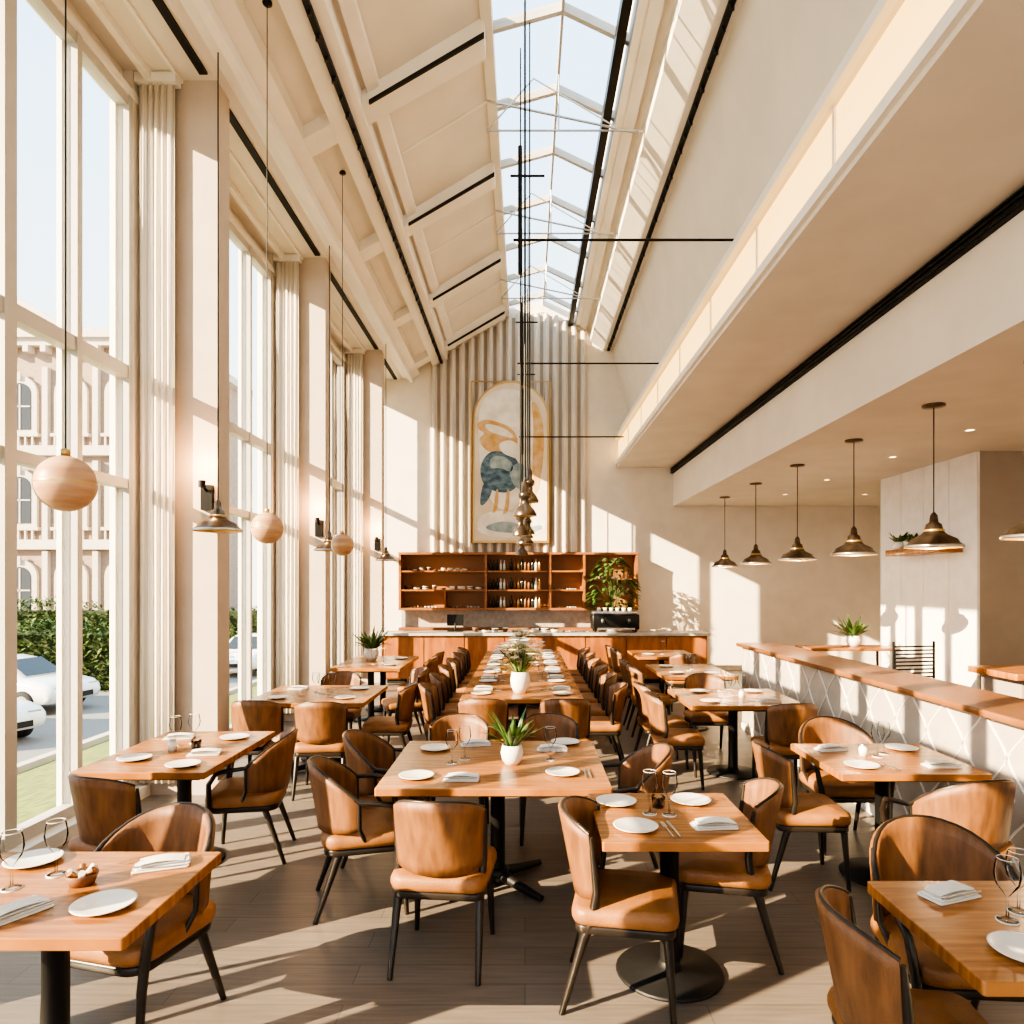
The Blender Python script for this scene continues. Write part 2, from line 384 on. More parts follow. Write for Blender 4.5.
# ------------------------------------------------------------------ bar counter and shelves
m=MB(); m.bb(-2.65,3.42,12.95,13.55,.08,.90,M_bar); m.bb(-2.6,3.38,13.0,13.5,0,.08,M_slot)
for i in range(8): m.bb(-2.64+i*.757,-2.64+i*.757+.74,12.93,12.95,.10,.88,M_bar)
m.bb(-2.70,3.47,12.88,13.62,.90,.95,M_top); m.obj('bar_counter',bevel=.004)
m=MB()
sx0,sx1,sz0,sz1=-2.66,2.38,1.32,2.54; sy0=14.50; sy1=14.90
m.bb(sx0,sx1,sy1-.02,sy1,sz0,sz1,M_shelfback)
for x in (sx0,-.85,.5,1.22,sx1-.05): m.bb(x,x+.05,sy0,sy1-.02,sz0,sz1,M_shelf)
for z in (sz0,sz1-.05): m.bb(sx0,sx1,sy0-.01,sy1-.02,z,z+.05,M_shelf)
for z in (1.72,2.12): m.bb(sx0+.05,1.22,sy0+.01,sy1-.02,z,z+.035,M_shelf)
m.bb(1.27,sx1-.05,sy0+.01,sy1-.02,1.95,1.985,M_shelf)
for x in (-1.7,): m.bb(x,x+.03,sy0+.01,sy1-.02,1.37,1.72,M_shelf)
m.bb(sx0,sx1,sy0,sy1,.0,.95,M_shelf); m.bb(sx0,sx1,14.86,sy1,.95,sz0,M_top)
m.obj('back_bar_shelf')
def bottles():
    m=MB()
    for i in range(15):
        h=.22+.06*random.random(); x=i*.075; r=.026+.006*random.random()
        m.lathe([(0,0),(r,0),(r,h*.6),(.011,h*.75),(.011,h),(0,h)],random.choice([M_dark,M_brown,M_gold,M_ceram,M_dark,M_bronze]),10,c=(x,0,0))
    return m
P_bot=Proto('bottle_row',bottles)
for x,z in ((-.74,1.372),(-.74,1.757),(-.74,2.157)): P_bot((x,14.70,z))
def dishes():
    m=MB()
    x=0
    for i in range(9):
        r=.05+.04*random.random(); n=random.randint(1,5)
        for k in range(n): m.lathe([(0,k*.018),(r*.6,k*.018),(r,k*.018+.03),(r*.96,k*.018+.032),(r*.6,k*.018+.008),(0,k*.018+.008)],random.choice([M_ceram,M_brown,M_bronze,M_ceram]),14,c=(x,0,0))
        x+=.19
    return m
P_dish=Proto('stacked_dishes',dishes)
P_dish((-2.5,14.70,1.757)); P_dish((-2.5,14.70,1.372),0,.4); P_dish((-1.6,14.70,1.372),0,.4); P_dish((-2.5,14.70,2.157),0,.8); P_dish((.62,14.70,1.372),0,.3); P_dish((.62,14.70,1.757),0,.3); P_dish((-.95,13.25,.95),0,1); P_dish((.75,13.3,.95),0,.3); P_dish((1.38,14.70,1.987),0,.5)
def espresso():
    m=MB(); m.slab((0,0),.9,.42,.06,.34,.04,.02,M_black); m.slab((0,.04),.86,.34,.34,.40,.03,.01,M_steel)
    for x in (-.25,.25): m.tube([(x,-.2,.24),(x,-.24,.2)],.03,M_steel,10); m.tube([(x,-.24,.2),(x,-.34,.19)],.012,M_black,8)
    m.box((0,-.2,.075),(.7,.12,.03),M_steel)
    for x in (-.38,.38):
        for y in (-.14,.14): m.tube([(x,y,0),(x,y,.07)],.025,M_black,8)
    for i in range(6): m.lathe([(0,0),(.03,0),(.04,.06),(.036,.06),(.027,.01),(0,.01)],M_ceram,12,c=(-.3+i*.12,.04,.40))
    return m
Proto('espresso_machine',espresso)((1.72,13.25,.95))
def register():
    m=MB(); m.slab((0,0),.3,.2,0,.03,.02,.005,M_black); m.tube([(0,0,.03),(0,.02,.16)],.02,M_black,8)
    m.box((0,0,.22),(.32,.02,.22),M_black,Matrix.Rotation(-.15,4,'X')); return m
Proto('register_monitor',register)((-1.35,13.35,.95))

# ------------------------------------------------------------------ half wall with ogee relief and wood top
HZ=1.06
m=MB(); m.bb(2.8,3.0,-1.0,8.9,0,HZ,M_relief); m.bb(2.79,3.01,-1.0,8.9,0,.08,M_beam)
cw=.40
n=int(9.6/cw)
for r in range(4):
    for c in range(n+1):
        yc=-.8+c*cw+(cw/2 if r%2 else 0); z0=.08+r*.245
        if yc+cw/2>8.88: continue
        for sgn in(-1,1):
            pts=[]
            for k in range(9):
                t=k/8; off=cw/2*(1-(1-math.cos(math.pi*t))*.5)
                z=z0+.30*t
                if z>HZ-.01: break
                pts.append((2.797, yc+sgn*off, z))
            if len(pts)>1: m.tube(pts,.007,M_line,5)
m.obj('wall_half_partition')
m=MB(); m.slab((3.0,3.95),.54,9.98,HZ+.001,HZ+.045,.02,.008,M_ledge); m.obj('bar_ledge_top')

# ------------------------------------------------------------------ chairs
def shell(m,A,Rx,Ry,z0,ztop,zend,th,y0,lean,matr,N=22,K=7,pw=2.6,botup=.03):
    def P(ph,t,off):
        e=abs(ph)/A; zt=ztop+(zend-ztop)*(e**pw); zb=z0+(botup*e*e)
        z=zb+(zt-zb)*t
        y=y0-(Ry+off)*math.cos(ph)-lean*(z-z0)*max(0,math.cos(ph)); x=(Rx+off+.05*(z-z0))*math.sin(ph)
        return (x,y,z)
    vs=[];
    prof=[(t/K,th/2) for t in range(K+1)]+[(1.012,th*.2),(1.012,-th*.2)]+[(1-t/K,-th/2) for t in range(K+1)]
    W=len(prof)
    for i in range(N+1):
        ph=-A+2*A*i/N
        e=1 if 0<i<N else .35
        for t,o in prof: vs.append(P(ph,t,o*e))
    fs=[(i*W+k,i*W+(k+1)%W,(i+1)*W+(k+1)%W,(i+1)*W+k) for i in range(N) for k in range(W)]
    m.add(vs,fs,matr,True)
    m.add(vs[:W],[tuple(range(W))],matr); m.add(vs[-W:],[tuple(range(W-1,-1,-1))],matr)
    return P
def side_chair():
    m=MB()
    m.slab((0,.02),.47,.46,.39,.47,.07,.028,M_leath,dome=.012)
    m.slab((0,.02),.44,.43,.355,.392,.05,.008,M_leg)
    A=math.radians(60)
    P=shell(m,A,.235,.20,.475,.84,.78,.034,.0,.20,M_back)
    for s in(-1,1):
        m.tube([(s*.19,.20,.37),(s*.205,.225,0)],[.022,.013],M_leg,8)
        e=[Vector(P(s*A,t,0)) for t in (.97,.75,.5,.12)]
        e=[v+Vector((s*.006,.008,0)) for v in e]
        m.tube(e+[Vector((s*.20,-.12,.40)),Vector((s*.20,-.15,.34)),Vector((s*.21,-.25,0))],[.008,.012,.015,.018,.022,.022,.013],M_leg,8)
    m.tube([Vector(P(A*q,1.0,0))+Vector((0,0,.004)) for q in [-1+.125*i for i in range(17)]],.0085,M_leg,6)
    return m
def arm_chair():
    m=MB()
    m.slab((0,.02),.50,.48,.39,.475,.10,.03,M_leath,dome=.012)
    m.slab((0,.02),.46,.45,.355,.392,.08,.008,M_leg)
    A=math.radians(84)
    P=shell(m,A,.262,.235,.47,.84,.655,.036,.01,.16,M_back,pw=2.2)
    m.tube([Vector(P(A*q,1.0,0))+Vector((0,0,.004)) for q in [-.75+.125*i for i in range(13)]],.0085,M_leg,6)
    for s in(-1,1):
        rail=[Vector(P(s*A*q,1.0,.004)) +Vector((0,0,.004)) for q in (.72,.86,1.0)]
        m.tube(rail+[Vector((s*.292,.08,.652)),Vector((s*.286,.16,.635)),Vector((s*.262,.212,.56)),Vector((s*.238,.218,.42)),Vector((s*.228,.225,.3)),Vector((s*.23,.245,0))],
               [.009,.012,.014,.015,.016,.017,.02,.019,.013],M_leg,8)
        m.tube([(s*.20,-.12,.37),(s*.215,-.25,0)],[.022,.013],M_leg,8)
        m.tube([P(s*A,.98,.004),P(s*A,.5,.004),P(s*A,.05,.004),(s*.235,.02,.42)],.012,M_leg,8)
    return m
PS=Proto('dining_chair',side_chair); PA=Proto('dining_armchair',arm_chair)
D=math.radians
chairs=[
 (-1.62,2.90,165,'a'),(-2.22,3.86,-22,'s'),(-1.88,4.75,100,'a'),
 (-2.38,6.25,0,'s'),(-1.80,6.18,4,'s'),(-1.38,7.05,92,'s'),(-2.1,7.75,180,'s'),(-1.45,8.3,110,'s'),
 (-1.5,9.6,90,'s'),(-1.5,10.4,90,'s'),
 (-.40,3.46,-6,'s'),(-.96,4.04,-75,'a'),(-.94,4.72,-92,'a'),(.62,4.30,92,'a'),(-.50,5.10,180,'s'),(.18,5.12,180,'s'),
 (-.38,6.34,0,'s'),(.36,6.34,0,'s'),
 (.44,3.14,-100,'s'),(1.02,3.54,78,'s'),
 (1.22,2.16,-97,'s'),(1.68,2.72,176,'a'),
 (1.74,4.38,-92,'s'),(2.36,3.82,12,'a'),(2.28,4.97,180,'a'),
 (2.30,6.10,4,'s'),(1.40,6.45,-95,'s'),(1.40,7.12,-88,'s'),(2.0,7.55,180,'s'),
 (1.55,8.6,-90,'s'),(1.55,9.3,-90,'s'),(1.62,10.9,-90,'s'),(1.62,11.5,-90,'s'),(2.35,10.3,0,'s'),
]
for k in range(6):
    chairs.append((-.80,7.05+k*.80,-90,'s')); chairs.append((.76,7.05+k*.80,90,'s'))
for x,y,r,t in chairs: (PA if t=='a' else PS)((x,y,0),D(r))

# ------------------------------------------------------------------ tables
def table(x,y,w,d,base='disc',n=1):
    m=MB(); m.slab((0,0),w,d,.708,.75,.012,.004,M_table,smooth=False)
    m.slab((0,0),w-.1,d-.1,.69,.708,.01,.003,M_iron,smooth=False)
    for k in range(n):
        yy=(k-(n-1)/2)*d/n
        m.lathe([(.12,.69),(.12,.675),(.045,.66),(.045,.06)],M_iron,16,c=(0,yy,0))
        if base=='disc':
            m.lathe([(0,0),(.25,0),(.255,.008),(.245,.018),(.06,.03),(.045,.06)],M_iron,32,c=(0,yy,0))
        else:
            for a in range(4):
                an=math.pi/4+a*math.pi/2
                L=.38 if w>1 else .28
                m.tube([(0,yy,.06),(L*.5*math.cos(an),yy+L*.5*math.sin(an),.035),(L*math.cos(an),yy+L*math.sin(an),.018)],[.04,.028,.018],M_iron,8)
            m.lathe([(0,.02),(.07,.02),(.07,.09),(.045,.1)],M_iron,16,c=(0,yy,0))
    return m.obj('dining_table',(x,y,0))
table(-1.7,2.5,.9,.7,'x'); table(-2.28,4.62,.80,1.15); table(-2.08,7.0,1.15,1.15,'x'); table(-2.12,9.9,.95,1.6,n=2)
table(-.17,4.3,1.29,1.15,'x'); table(.69,3.3,.72,.70); table(1.72,2.24,.9,.66,'x'); table(2.28,4.4,.88,.78)
table(2.05,6.8,1.08,1.05); table(2.12,8.95,.9,1.3); table(2.2,11.1,.95,1.1)
for k in range(3): table(-.03,7.45+k*1.62,1.2,1.6,'x')

# table top things
def plate():
    m=MB(); m.lathe([(0,0),(.06,0),(.07,.006),(.100,.014),(.102,.017),(.095,.017),(.068,.009),(0,.008)],M_ceram,32); return m
def glass():
    m=MB(); m.lathe([(0,0),(.034,.001),(.032,.004),(.005,.008),(.004,.08),(.012,.09),(.034,.12),(.040,.15),(.036,.185),(.031,.205)],M_glass,20)
    m.lathe([(.034,.0),(.0345,.003),(.031,.004)],M_ceram,20); m.lathe([(.0305,.204),(.031,.206),(.0315,.204)],M_ceram,20); return m
def napkin():
    m=MB()
    for k,(w,d) in enumerate(((.20,.10),(.19,.092),(.17,.085))):
        m.slab((.006*k,.004*k),w,d,.001+.007*k,.007+.007*k,.01,.002,M_cloth,M=Matrix.Rotation(.06*k,4,'Z'))
    N=8; vs=[]
    for i in range(N+1):
        for j in(0,1):
            vs.append((-.08+.16*i/N,(-.03 if j==0 else .035),.023+.008*math.sin(math.pi*i/N)+.004*j))
    m.add(vs,[(2*i,2*i+2,2*i+3,2*i+1) for i in range(N)],M_cloth,True)
    m.tube([(-.09,-.045,.024),(.09,-.05,.024)],.0035,M_steel,6)
    return m
def jar():
    m=MB(); m.lathe([(0,0),(.026,0),(.028,.05),(.02,.058),(.02,.064),(0,.064)],M_ceram,16); m.lathe([(.021,.064),(.021,.078),(0,.08)],M_steel,16); return m
def bowl():
    m=MB(); m.lathe([(0,0),(.04,0),(.055,.04),(.052,.042),(.038,.008),(0,.006)],M_brown,20)
    for i in range(6):
        a=i*1.05; m.tube([(.02*math.cos(a),.02*math.sin(a),.03),(.045*math.cos(a),.045*math.sin(a),.055)],.012,M_ceram if i%2 else M_leath,8)
    return m
def tealight():
    m=MB(); m.lathe([(0,0),(.03,0),(.034,.055),(.030,.055),(.027,.01),(0,.01)],M_glass,18); m.lathe([(0,.01),(.024,.01),(.024,.03),(0,.03)],M_ceram,16); return m
def cutlery():
    m=MB(); 
    m.tube([(-.012,-.10,.006),(-.012,.02,.006)],[.004,.003],M_steel,6); m.slab((-.012,.06),.018,.07,.003,.006,.008,.001,M_steel)
    m.tube([(.018,-.10,.006),(.018,.0,.006)],[.005,.004],M_steel,6); m.slab((.018,.05),.014,.11,.003,.006,.006,.001,M_steel)
    return m
Ppl=Proto('dinner_plate',plate); Pgl=Proto('wine_glass',glass); Pna=Proto('folded_napkin',napkin); Pja=Proto('salt_jar',jar); Pbo=Proto('sugar_bowl',bowl)
Pte=Proto('tealight_holder',tealight); Pcu=Proto('cutlery_set',cutlery)
T=.75
def items(lst):
    for k,x,y,r in lst: {'p':Ppl,'g':Pgl,'n':Pna,'j':Pja,'b':Pbo,'t':Pte,'c':Pcu}[k]((x,y,T),D(r))
items([('p',-1.44,2.36,0),('n',-1.42,2.70,20),('n',-1.70,2.30,60),('g',-1.86,2.50,0),('g',-1.78,2.62,0),('b',-1.63,2.54,0),('p',-1.95,2.74,0),('n',-1.98,2.30,80),
 ('p',-2.08,4.95,0),('n',-2.08,4.48,10),('g',-2.38,4.70,0),('g',-2.30,4.80,0),('j',-2.34,4.58,0),('p',-2.46,4.35,0),('n',-2.48,4.95,10),('p',-2.08,4.20,0),('t',-2.22,4.66,0),
 ('p',-.62,3.95,0),('n',-.36,3.90,0),('p',.22,4.02,0),('n',.18,4.60,0),('p',-.60,4.62,0),('n',-.34,4.74,10),('g',-.45,4.25,0),('g',-.38,4.36,0),('g',.16,4.34,0),('p',.28,4.80,0),('c',.36,4.02,0),
 ('p',.50,3.12,0),('p',.46,3.48,0),('n',.86,3.14,5),('g',.60,3.32,0),('g',.69,3.30,0),('p',.84,3.50,0),('t',.66,3.42,0),('c',.65,3.10,4),
 ('p',1.50,2.06,0),('n',1.50,2.44,20),('g',1.58,2.26,0),('g',1.66,2.32,0),('j',1.70,2.17,0),('p',1.95,2.42,0),('n',1.85,2.05,0),
 ('p',2.04,4.18,0),('n',2.04,4.60,10),('g',2.26,4.42,0),('g',2.34,4.5,0),('j',2.18,4.45,0),('n',2.52,4.18,0),('p',2.52,4.62,0),('c',2.20,4.18,0),
 ('p',1.75,6.5,0),('n',2.3,6.5,0),('g',2.0,6.8,0),('g',2.07,6.9,0),('p',1.8,7.1,0),('p',2.35,7.1,0),('j',2.12,6.75,0),('g',2.16,6.88,0),
 ('p',-2.4,6.7,0),('p',-1.75,6.7,0),('g',-2.05,6.95,0),('g',-1.97,7.05,0),('g',-2.14,7.07,0),('n',-2.4,7.3,0),('p',-1.75,7.3,0),
 ('p',-1.85,9.5,0),('g',-2.1,9.6,0),('p',-1.85,10.3,0),('g',-2.0,9.75,0),('p',1.9,8.6,0),('g',2.1,8.85,0),('g',2.18,9.0,0),('p',1.9,9.3,0),('n',2.35,8.7,0),('p',1.95,10.9,0),('g',2.2,11.0,0)])
for k in range(6):
    y=7.05+k*.8
    if k: items([('p',-.42,y,0),('p',.36,y,0),('g',-.25,y+.12,0),('g',.19,y+.1,0),('n',-.42,y+.33,0),('n',.36,y+.35,0)])
    else: items([('p',-.44,y-.1,0),('p',.38,y-.1,0),('g',-.28,y+.16,0),('g',.22,y+.18,0),('n',-.44,y+.25,0),('n',.38,y+.25,0)])

# plants
def plant(potr,poth,nl,L,w,up,mm,flowers=0,potm=M_ceram,spread=1,dr=.35):
    def f():
        m=MB(); r=potr
        m.lathe([(0,0),(r*.62,0),(r*.9,poth*.3),(r,poth*.6),(r*.85,poth),(r*.78,poth),(r*.8,poth*.85),(0,poth*.85)],potm,24)
        m.lathe([(r*.8,poth*.86),(0,poth*.9)],M_soil,16)
        for i in range(nl):
            a=random.random()*6.283; u=up*(.35+1.2*random.random()); ll=L*(.6+.5*random.random())
            d=(math.cos(a)*spread,math.sin(a)*spread,u)
            m.leaf((math.cos(a)*r*.3,math.sin(a)*r*.3,poth*.85),d,ll,w*(.7+.5*random.random()),ll*dr*random.random(),mm if i%3 else M_leaf2)
        for i in range(flowers):
            a=random.random()*6.283; rr=L*.75*random.random(); z=poth+L*(.25+.6*random.random()); c=Vector((math.cos(a)*rr,math.sin(a)*rr,z))
            m.tube([(0,0,poth*.8),c*.6+Vector((0,0,z*.2)),c],.0025,M_leaf,5)
            for k in range(6):
                aa=k*1.047+a; m.leaf(c,(math.cos(aa),math.sin(aa),.6),.045,.018,.006,M_flower,N=3)
        return m
    return f
Proto('potted_plant',plant(.07,.12,48,.28,.012,1.7,M_leaf,dr=.5))((-.08,4.24,T))
PF=Proto('flower_vase',plant(.075,.16,22,.26,.012,1.6,M_leaf2,flowers=70)); PF((-.05,7.05,T),0,1.35); PF((-.05,9.3,T),1.1); PF((-.05,11.1,T),2.1)
PP=Proto('potted_fern',plant(.10,.16,60,.36,.022,1.3,M_leaf)); 
PP((-2.25,10.1,T),0,1.1)
m=MB()
for i in range(200):
    a=random.random()*6.283; zz=random.random(); rr=.12+.30*math.sin(math.pi*min(1,zz*.9+.1)); c=(math.cos(a)*rr, math.sin(a)*rr*.4, .25+zz*1.25)
    if i%5==0: m.tube([(0,0,.1),(c[0]*.4,c[1]*.4,c[2]*.7),c],.004,M_leaf,4)
    m.leaf(c,(math.cos(a),math.sin(a)*.6,.2),.18,.045,.10,M_leaf)
m.lathe([(0,0),(.11,0),(.14,.22),(.12,.22),(.12,.19),(0,.19)],M_ceram,20)
m.obj('trailing_potted_plant',(1.78,14.02,.9))
m=MB(); m.bb(-.25,.25,-.2,.2,.85,.9,M_shelf); 
for sx in(-1,1):
    for sy in(-1,1): m.bb(sx*.2-.02,sx*.2+.02,sy*.15-.02,sy*.15+.02,0,.85,M_leg)
m.obj('plant_stand',(1.78,14.02,0))

# alcove
m=MB(); m.slab((0,0),1.3,.6,.90,.94,.02,.005,M_table)
for sx in(-1,1):
    for sy in(-1,1): m.tube([(sx*.58,sy*.24,.9),(sx*.6,sy*.26,0)],[.022,.016],M_leg,8)
m.bb(-.58,.58,-.22,.22,.3,.33,M_shelf); m.obj('console_table',(4.75,10.2,0))
PP((4.85,10.2,.942),.7,1.0)
m=MB()
for k in range(11): m.bb(-.26,.26,-.012,.012,.66+k*.045,.678+k*.045,M_black)
for s in(-1,1): m.tube([(s*.27,0,1.18),(s*.27,0,.5),(s*.25,-.02,0)],.014,M_black,8); m.tube([(s*.25,.45,.55),(s*.25,.46,0)],.014,M_black,8)
m.slab((0,.22),.54,.5,.55,.6,.03,.01,M_leath); m.obj('slatted_bar_chair',(4.62,8.2,0),D(10))
m=MB(); m.slab((0,0),.32,1.35,0,.09,.01,.004,M_table); m.obj('wall_shelf',(5.60,9.75,2.28))
PSm=Proto('potted_succulent',plant(.07,.10,40,.20,.02,1.3,M_leaf)); PSm((5.53,10.22,2.371),2.0,1.15); PSm((5.53,9.85,2.371),.6,.9)
m=MB(); m.lathe([(0,0),(.05,0),(.06,.1),(.03,.16),(.03,.2),(0,.2)],M_brown,16); m.obj('ceramic_vase',(5.58,9.4,2.371))
m=MB(); m.slab((0,0),1.4,.7,.98,1.04,.02,.005,M_table); m.bb(-.6,.6,-.28,.28,0,.98,M_wall2); m.obj('service_counter',(5.15,6.6,0))
m=MB(); m.lathe([(.06,0),(.06,-.008),(.048,-.008),(.044,.0)],M_beam,20); m.lathe([(.044,-.001),(0,-.001)],M_bulb,16)
sp=m.obj('recessed_spotlight',(4.9,6.0,3.559))
for x,y in ((4.9,7.6),(4.9,9.2),(4.9,11.2),(4.9,13),(6.8,6.0),(6.8,7.6),(6.4,13),(4.9,4.6)): inst(sp,(x,y,3.559))

# ------------------------------------------------------------------ lamps
def bell(R,cord,canopy=True):
    def f():
        m=MB(); k=R/.26
        m.lathe([(R,0),(R*1.0,.03*k),(R*.88,.05*k),(R*.80,.09*k),(R*.46,.135*k),(R*.34,.17*k),(R*.27,.24*k),(R*.16,.26*k),(R*.13,.33*k),(.012,.36*k)],M_bronze,32)
        m.lathe([(R*.97,.002),(R*.95,.03*k),(R*.84,.045*k),(R*.76,.085*k),(R*.42,.125*k),(0,.14*k)],M_gold,32)
        m.lathe([(R*1.0,0),(R*1.03,.006),(R*1.03,.022*k),(R,.03*k)],M_steel,32)
        m.lathe([(R*.35,.165*k),(R*.37,.17*k),(R*.37,.185*k),(R*.33,.19*k)],M_gold,32)
        m.lathe([(0,.02*k),(.03,.03*k),(.035,.06*k),(.02,.10*k),(0,.14*k)],M_bulb,12)
        m.tube([(0,0,.34*k),(0,0,cord)],.006,M_black,6)
        if canopy: m.lathe([(0,cord),(.10,cord),(.10,cord-.02),(0,cord-.03)],M_bronze,24)
        return m
    return f
zb=2.2
PR=Proto('pendant_lamp',bell(.245,3.56-zb))
for y in (5.2,6.55,8.14,9.83,11.6,13.4): PR((3.88,y,zb))
PL=Proto('bell_pendant_lamp',bell(.19,slz(-2.58)-2.3,False))
for y in (5.80,9.1,12.8): PL((-2.58,y,2.3))
m=MB(); m.box((0,-.02,0),(.10,.04,.22),M_black); m.tube([(0,-.04,.06),(.02,-.16,.10)],.012,M_black,8); m.tube([(.02,-.16,.13),(.02,-.16,.07)],.03,M_black,10)
w=m.obj('wall_sconce',(-2.80,6.10,2.62)); inst(w,(-2.80,9.40,2.62)); inst(w,(-2.80,13.1,2.62))
def ball():
    m=MB(); R=.129
    m.lathe([(max(.001,R*math.sin(math.pi*i/24)),-R*math.cos(math.pi*i/24)) for i in range(25)],M_ball,36)
    m.lathe([(R*1.003,-.004),(R*1.006,0),(R*1.003,.004)],M_gold,36)
    m.tube([(0,0,R-.005),(0,0,slz(-2.13)-2.32)],.004,M_black,6); m.lathe([(0,R),(.02,R),(.02,R+.03),(0,R+.035)],M_gold,12)
    m.lathe([(0,slz(-2.13)-2.32),(.04,slz(-2.13)-2.32),(.04,slz(-2.13)-2.34),(0,slz(-2.13)-2.35)],M_black,16); return m
PBall=Proto('wooden_globe_pendant',ball)
for y in (3.2,5.7,8.05): PBall((-2.13,y,2.32))
def cluster(y,zl,x,R,zr=5.35,xe=2.33):
    m=MB(); top=7.84
    for dx,dy,zz,rr in ((0,0,zl,R),(.05,.35,zl-.0+.18,R*.8),(-.05,.7,zl-.15,R*.8)):
        m.lathe([(rr,0),(rr,.02),(rr*.75,.07),(rr*.35,.12),(rr*.35,.17),(rr*.55,.19),(rr*.55,.23),(rr*.3,.25),(rr*.3,.33),(rr*.12,.36),(.008,.40)],M_bronze,20,c=(dx,dy,zz))
        m.lathe([(rr*.95,.003),(rr*.7,.06),(0,.08)],M_gold,20,c=(dx,dy,zz))
        m.tube([(dx,dy,zz+.38),(dx,dy,top)],.008 if dx else .011,M_black,6)
    m.tube([(-.12,0,zr),(xe,0,zr)],.014,M_black,8)
    m.tube([(-.05,.0,zr-.35),(-.05,.0,zr+.95)],.022,M_black,8)
    m.tube([(-.15,0,6.0),(.2,0,6.0)],.012,M_black,6)
    m.obj('rod_pendant_cluster',(x,y,0))
cluster(7.0,2.55,0,.12); cluster(10.9,2.5,0,.14); cluster(13.6,2.62,0,.15,4.77,1.95)

# ------------------------------------------------------------------ outside
m=MB()
m.add([(-3.6,-12,-.2),(-9,-12,-1.5),(-9,40,-1.5),(-3.6,40,-.2)],[(0,1,2,3)],M_grass); m.obj('grass_lawn')
m=MB(); m.add([(-9,-12,-1.5),(-60,-12,-1.5),(-60,70,-1.5),(-9,70,-1.5)],[(0,3,2,1)],M_asph); m.obj('ground_outside')
m=MB(); m.bb(-9.2,-9.0,-12,40,-1.5,-1.38,M_trim); m.obj('street_curb')
def hedge(x0,x1,y0,y1,z0,z1,n):
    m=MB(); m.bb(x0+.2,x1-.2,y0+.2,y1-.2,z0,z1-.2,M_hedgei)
    for i in range(n):
        f=random.random()
        x=random.uniform(x0,x1); hz=(z1-z0)*(1+.10*math.sin(x*1.1)+.05*math.sin(x*3.1))
        if f<.6: p=(x,y0+random.uniform(-.12,.25),z0+hz*random.random())
        elif f<.85: p=(x,random.uniform(y0,y1),z0+hz+random.uniform(-.2,.05))
        else: p=(x1+random.uniform(-.25,.1),random.uniform(y0,y1),z0+hz*random.random())
        d=(random.uniform(-1,1),random.uniform(-1,.3),random.uniform(-.4,1))
        m.leaf(p,d,random.uniform(.14,.26),.06,.03,M_hedge,N=2)
    m.obj('hedge')
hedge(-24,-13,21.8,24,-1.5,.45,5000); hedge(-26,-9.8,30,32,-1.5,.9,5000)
# building
m=MB(); bx0,bx1,by=-48,-21,40
m.bb(bx0,bx1,by,by+12,-1.5,16,M_stone)
for z in (-1.4,3.9,9.3,15.6): m.bb(bx0-.3,bx1+.3,by-.45,by,z,z+.55,M_trim)
m.bb(bx0-.5,bx1+.5,by-.7,by+12,16,16.5,M_trim)
for k in range(27): m.bb(bx0+.3+k,bx0+.6+k,by-.6,by,15.2,15.6,M_trim)
for r,z in enumerate((0.2,5.4,10.8)):
    x=bx0+1.5
    while x<bx1-1.2:
        Mx=Matrix.Translation((x,by,z))
        m.ext(arch(-.95,.95,-.25,3.1,10),-.22,-.02,M_trim,Mx); m.ext(arch(-.62,.62,0,2.7,10),-.25,-.221,M_dwin,Mx)
        m.bb(-.04,.04,-.28,-.25,0,2.6,M_trim,Mx); m.bb(-.6,.6,-.28,-.25,1.3,1.38,M_trim,Mx); m.bb(-1.1,1.1,-.35,-.0,-.4,-.22,M_trim,Mx)
        m.bb(-.08,.08,-.34,-.22,2.85,3.3,M_trim,Mx)
        for q in range(5): m.bb(-.9+q*.4,-.8+q*.4,-.32,-.22,-1.0,-.4,M_trim,Mx)
        m.bb(1.3,1.62,-.3,0,-1.0,3.6,M_trim,Mx); x+=2.9
m.ext([(-36,16.5),(-26,16.5),(-31,19.5)],by-.6,by,M_trim)
m.obj('ornate_building')
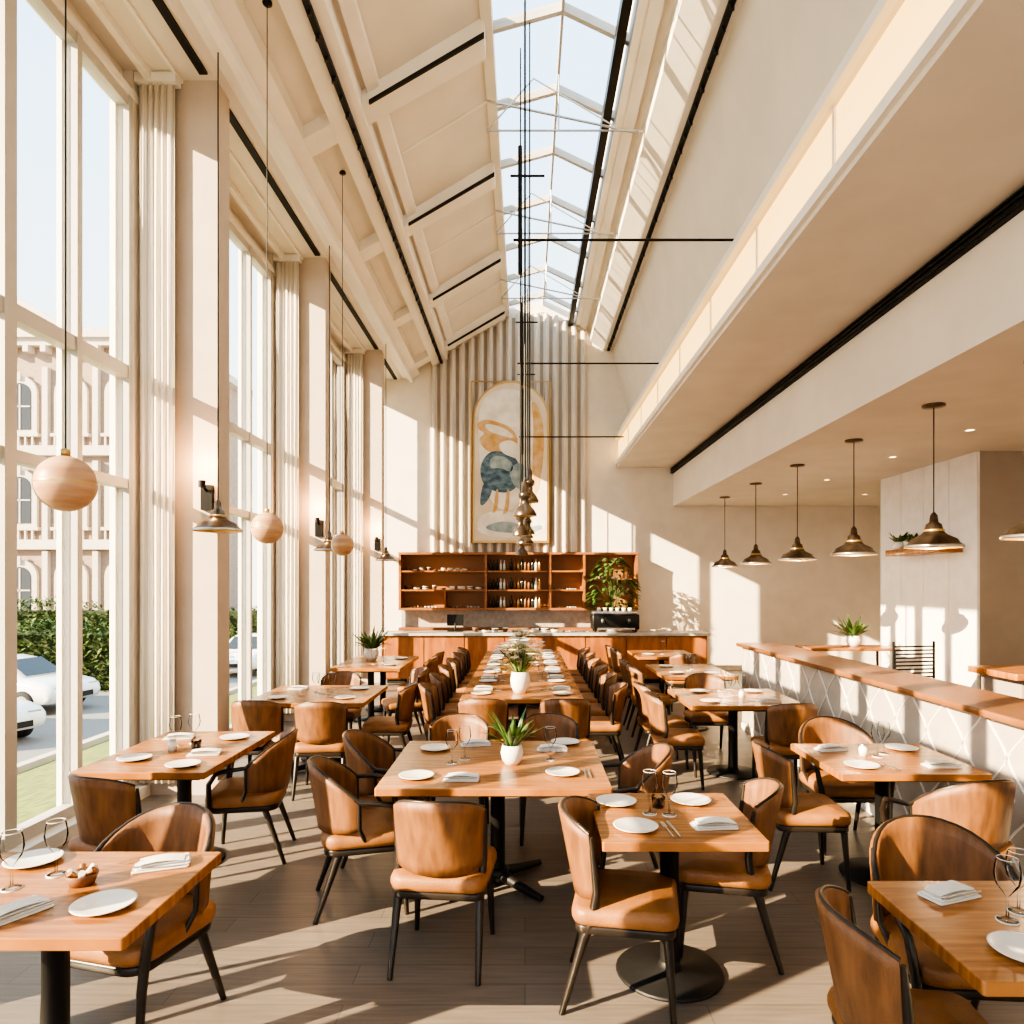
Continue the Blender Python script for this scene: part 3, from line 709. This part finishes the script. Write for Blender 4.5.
def car():
    m=MB(); 
    prof=[(-2.12,.32),(-2.2,.5),(-2.17,.66),(-2.0,.80),(-1.6,.88),(-1.15,.94),(-.5,1.36),(.0,1.44),(.55,1.42),(1.35,1.06),(2.0,.98),(2.18,.8),(2.2,.5),(2.12,.32)]
    xs=[-.87,-.84,-.70,0,.70,.84,.87]
    vs=[]
    for wi,wx in enumerate(xs):
        e=[.9,.97,1,1,1,.97,.9][wi]
        for (a,z) in prof:
            sx=wx*(.80 if z>1.1 else 1)
            zz=.32+(z-.32)*[.80,.95,1,1.02,1,.95,.80][wi] if z<=1.1 else .32+(z-.32)*[.9,.96,1,1.01,1,.96,.9][wi]
            vs.append((a*e,sx,zz))
    n=len(prof); fs=[(i*n+k,i*n+(k+1)%n,(i+1)*n+(k+1)%n,(i+1)*n+k) for i in range(6) for k in range(n)]
    fs+=[tuple(range(n)),tuple(range(7*n-1,6*n-1,-1))]
    m.add(vs,fs,M_carw,True)
    for s in(-1,1):
        m.add([(-.95,s*.885,.90),(-.5,s*.74,1.25),(.5,s*.74,1.29),(1.1,s*.885,.94)],[(0,1,2,3)],M_carg)
        for wx in(-1.35,1.35):
            Mw=Matrix.Translation((wx,s*.80,.33))@Matrix.Rotation(math.pi/2,4,'X')
            m.lathe([(0,-.09),(.2,-.1),(.32,-.09),(.33,0),(.32,.09),(.2,.1),(0,.09)],M_tire,20,Mw)
            m.lathe([(0,-.115),(.19,-.105)],M_steel,14,Matrix.Translation((wx,s*.80,.33))@Matrix.Rotation(math.pi/2*s,4,'X'))
    m.add([(-1.17,-.6,.965),(-1.17,.6,.965),(-.56,.52,1.365),(-.56,-.52,1.365)],[(0,1,2,3)],M_carg,M=Matrix.Translation((-.03,0,.02)))
    m.add([(1.36,-.6,1.08),(1.36,.6,1.08),(.62,.52,1.42),(.62,-.52,1.42)],[(0,3,2,1)],M_carg,M=Matrix.Translation((.03,0,.02)))
    for s in(-1,1): m.box((-2.06,s*.58,.66),(.16,.28,.12),M_steel); m.box((2.1,s*.58,.75),(.1,.25,.1),M_brown)
    m.box((-2.15,0,.45),(.1,1.0,.14),M_tire)
    return m
PC=Proto('parked_car',car); PC((-12.55,14.9,-1.5),D(160),.95); PC((-14.0,18.6,-1.5),D(172)); PC((-10.6,27.0,-1.5),D(90))

# ------------------------------------------------------------------ light
w=bpy.data.worlds.new('World'); sc.world=w; w.use_nodes=True
nt=w.node_tree; bg=nt.nodes['Background']
tc=nt.nodes.new('ShaderNodeTexCoord'); sep=nt.nodes.new('ShaderNodeSeparateXYZ'); cr=nt.nodes.new('ShaderNodeValToRGB')
nt.links.new(tc.outputs['Generated'],sep.inputs[0]); nt.links.new(sep.outputs['Z'],cr.inputs['Fac'])
cr.color_ramp.elements[0].position=0; cr.color_ramp.elements[0].color=(1,.94,.84,1)
cr.color_ramp.elements[1].position=.55; cr.color_ramp.elements[1].color=(.54,.73,.91,1)
nt.links.new(cr.outputs['Color'],bg.inputs['Color']); bg.inputs['Strength'].default_value=2.2
sd=bpy.data.lights.new('sun','SUN'); sd.energy=17; sd.angle=.006; sd.color=(1,.80,.53)
so=bpy.data.objects.new('sun',sd); COL.objects.link(so)
so.rotation_euler=Vector((1,.60,-.48)).to_track_quat('-Z','Y').to_euler(); so.location=(-20,-8,15)
def pt(name,loc,e,r=.05,col=(1,.72,.45)):
    l=bpy.data.lights.new(name,'POINT'); l.energy=e; l.shadow_soft_size=r; l.color=col
    o=bpy.data.objects.new(name,l); COL.objects.link(o); o.location=loc
for y in (5.2,6.55,8.14,9.83,11.6,13.4): pt('pendant_bulb',(3.88,y,zb-.03),18)
for y in (6.10,9.40,13.1): pt('sconce_bulb',(-2.80,y-.2,2.9),14,.03,(1,.55,.25))

cam=bpy.data.cameras.new('camera'); co=bpy.data.objects.new('camera',cam); COL.objects.link(co)
co.location=(0,0,1.85); co.rotation_euler=(math.pi/2,0,0); cam.sensor_width=36; cam.lens=24.26
cam.shift_x=-.0127; cam.shift_y=.0713; cam.clip_end=300
sc.camera=co
sc.view_settings.view_transform='AgX'; sc.view_settings.look='AgX - High Contrast'; sc.view_settings.exposure=.40
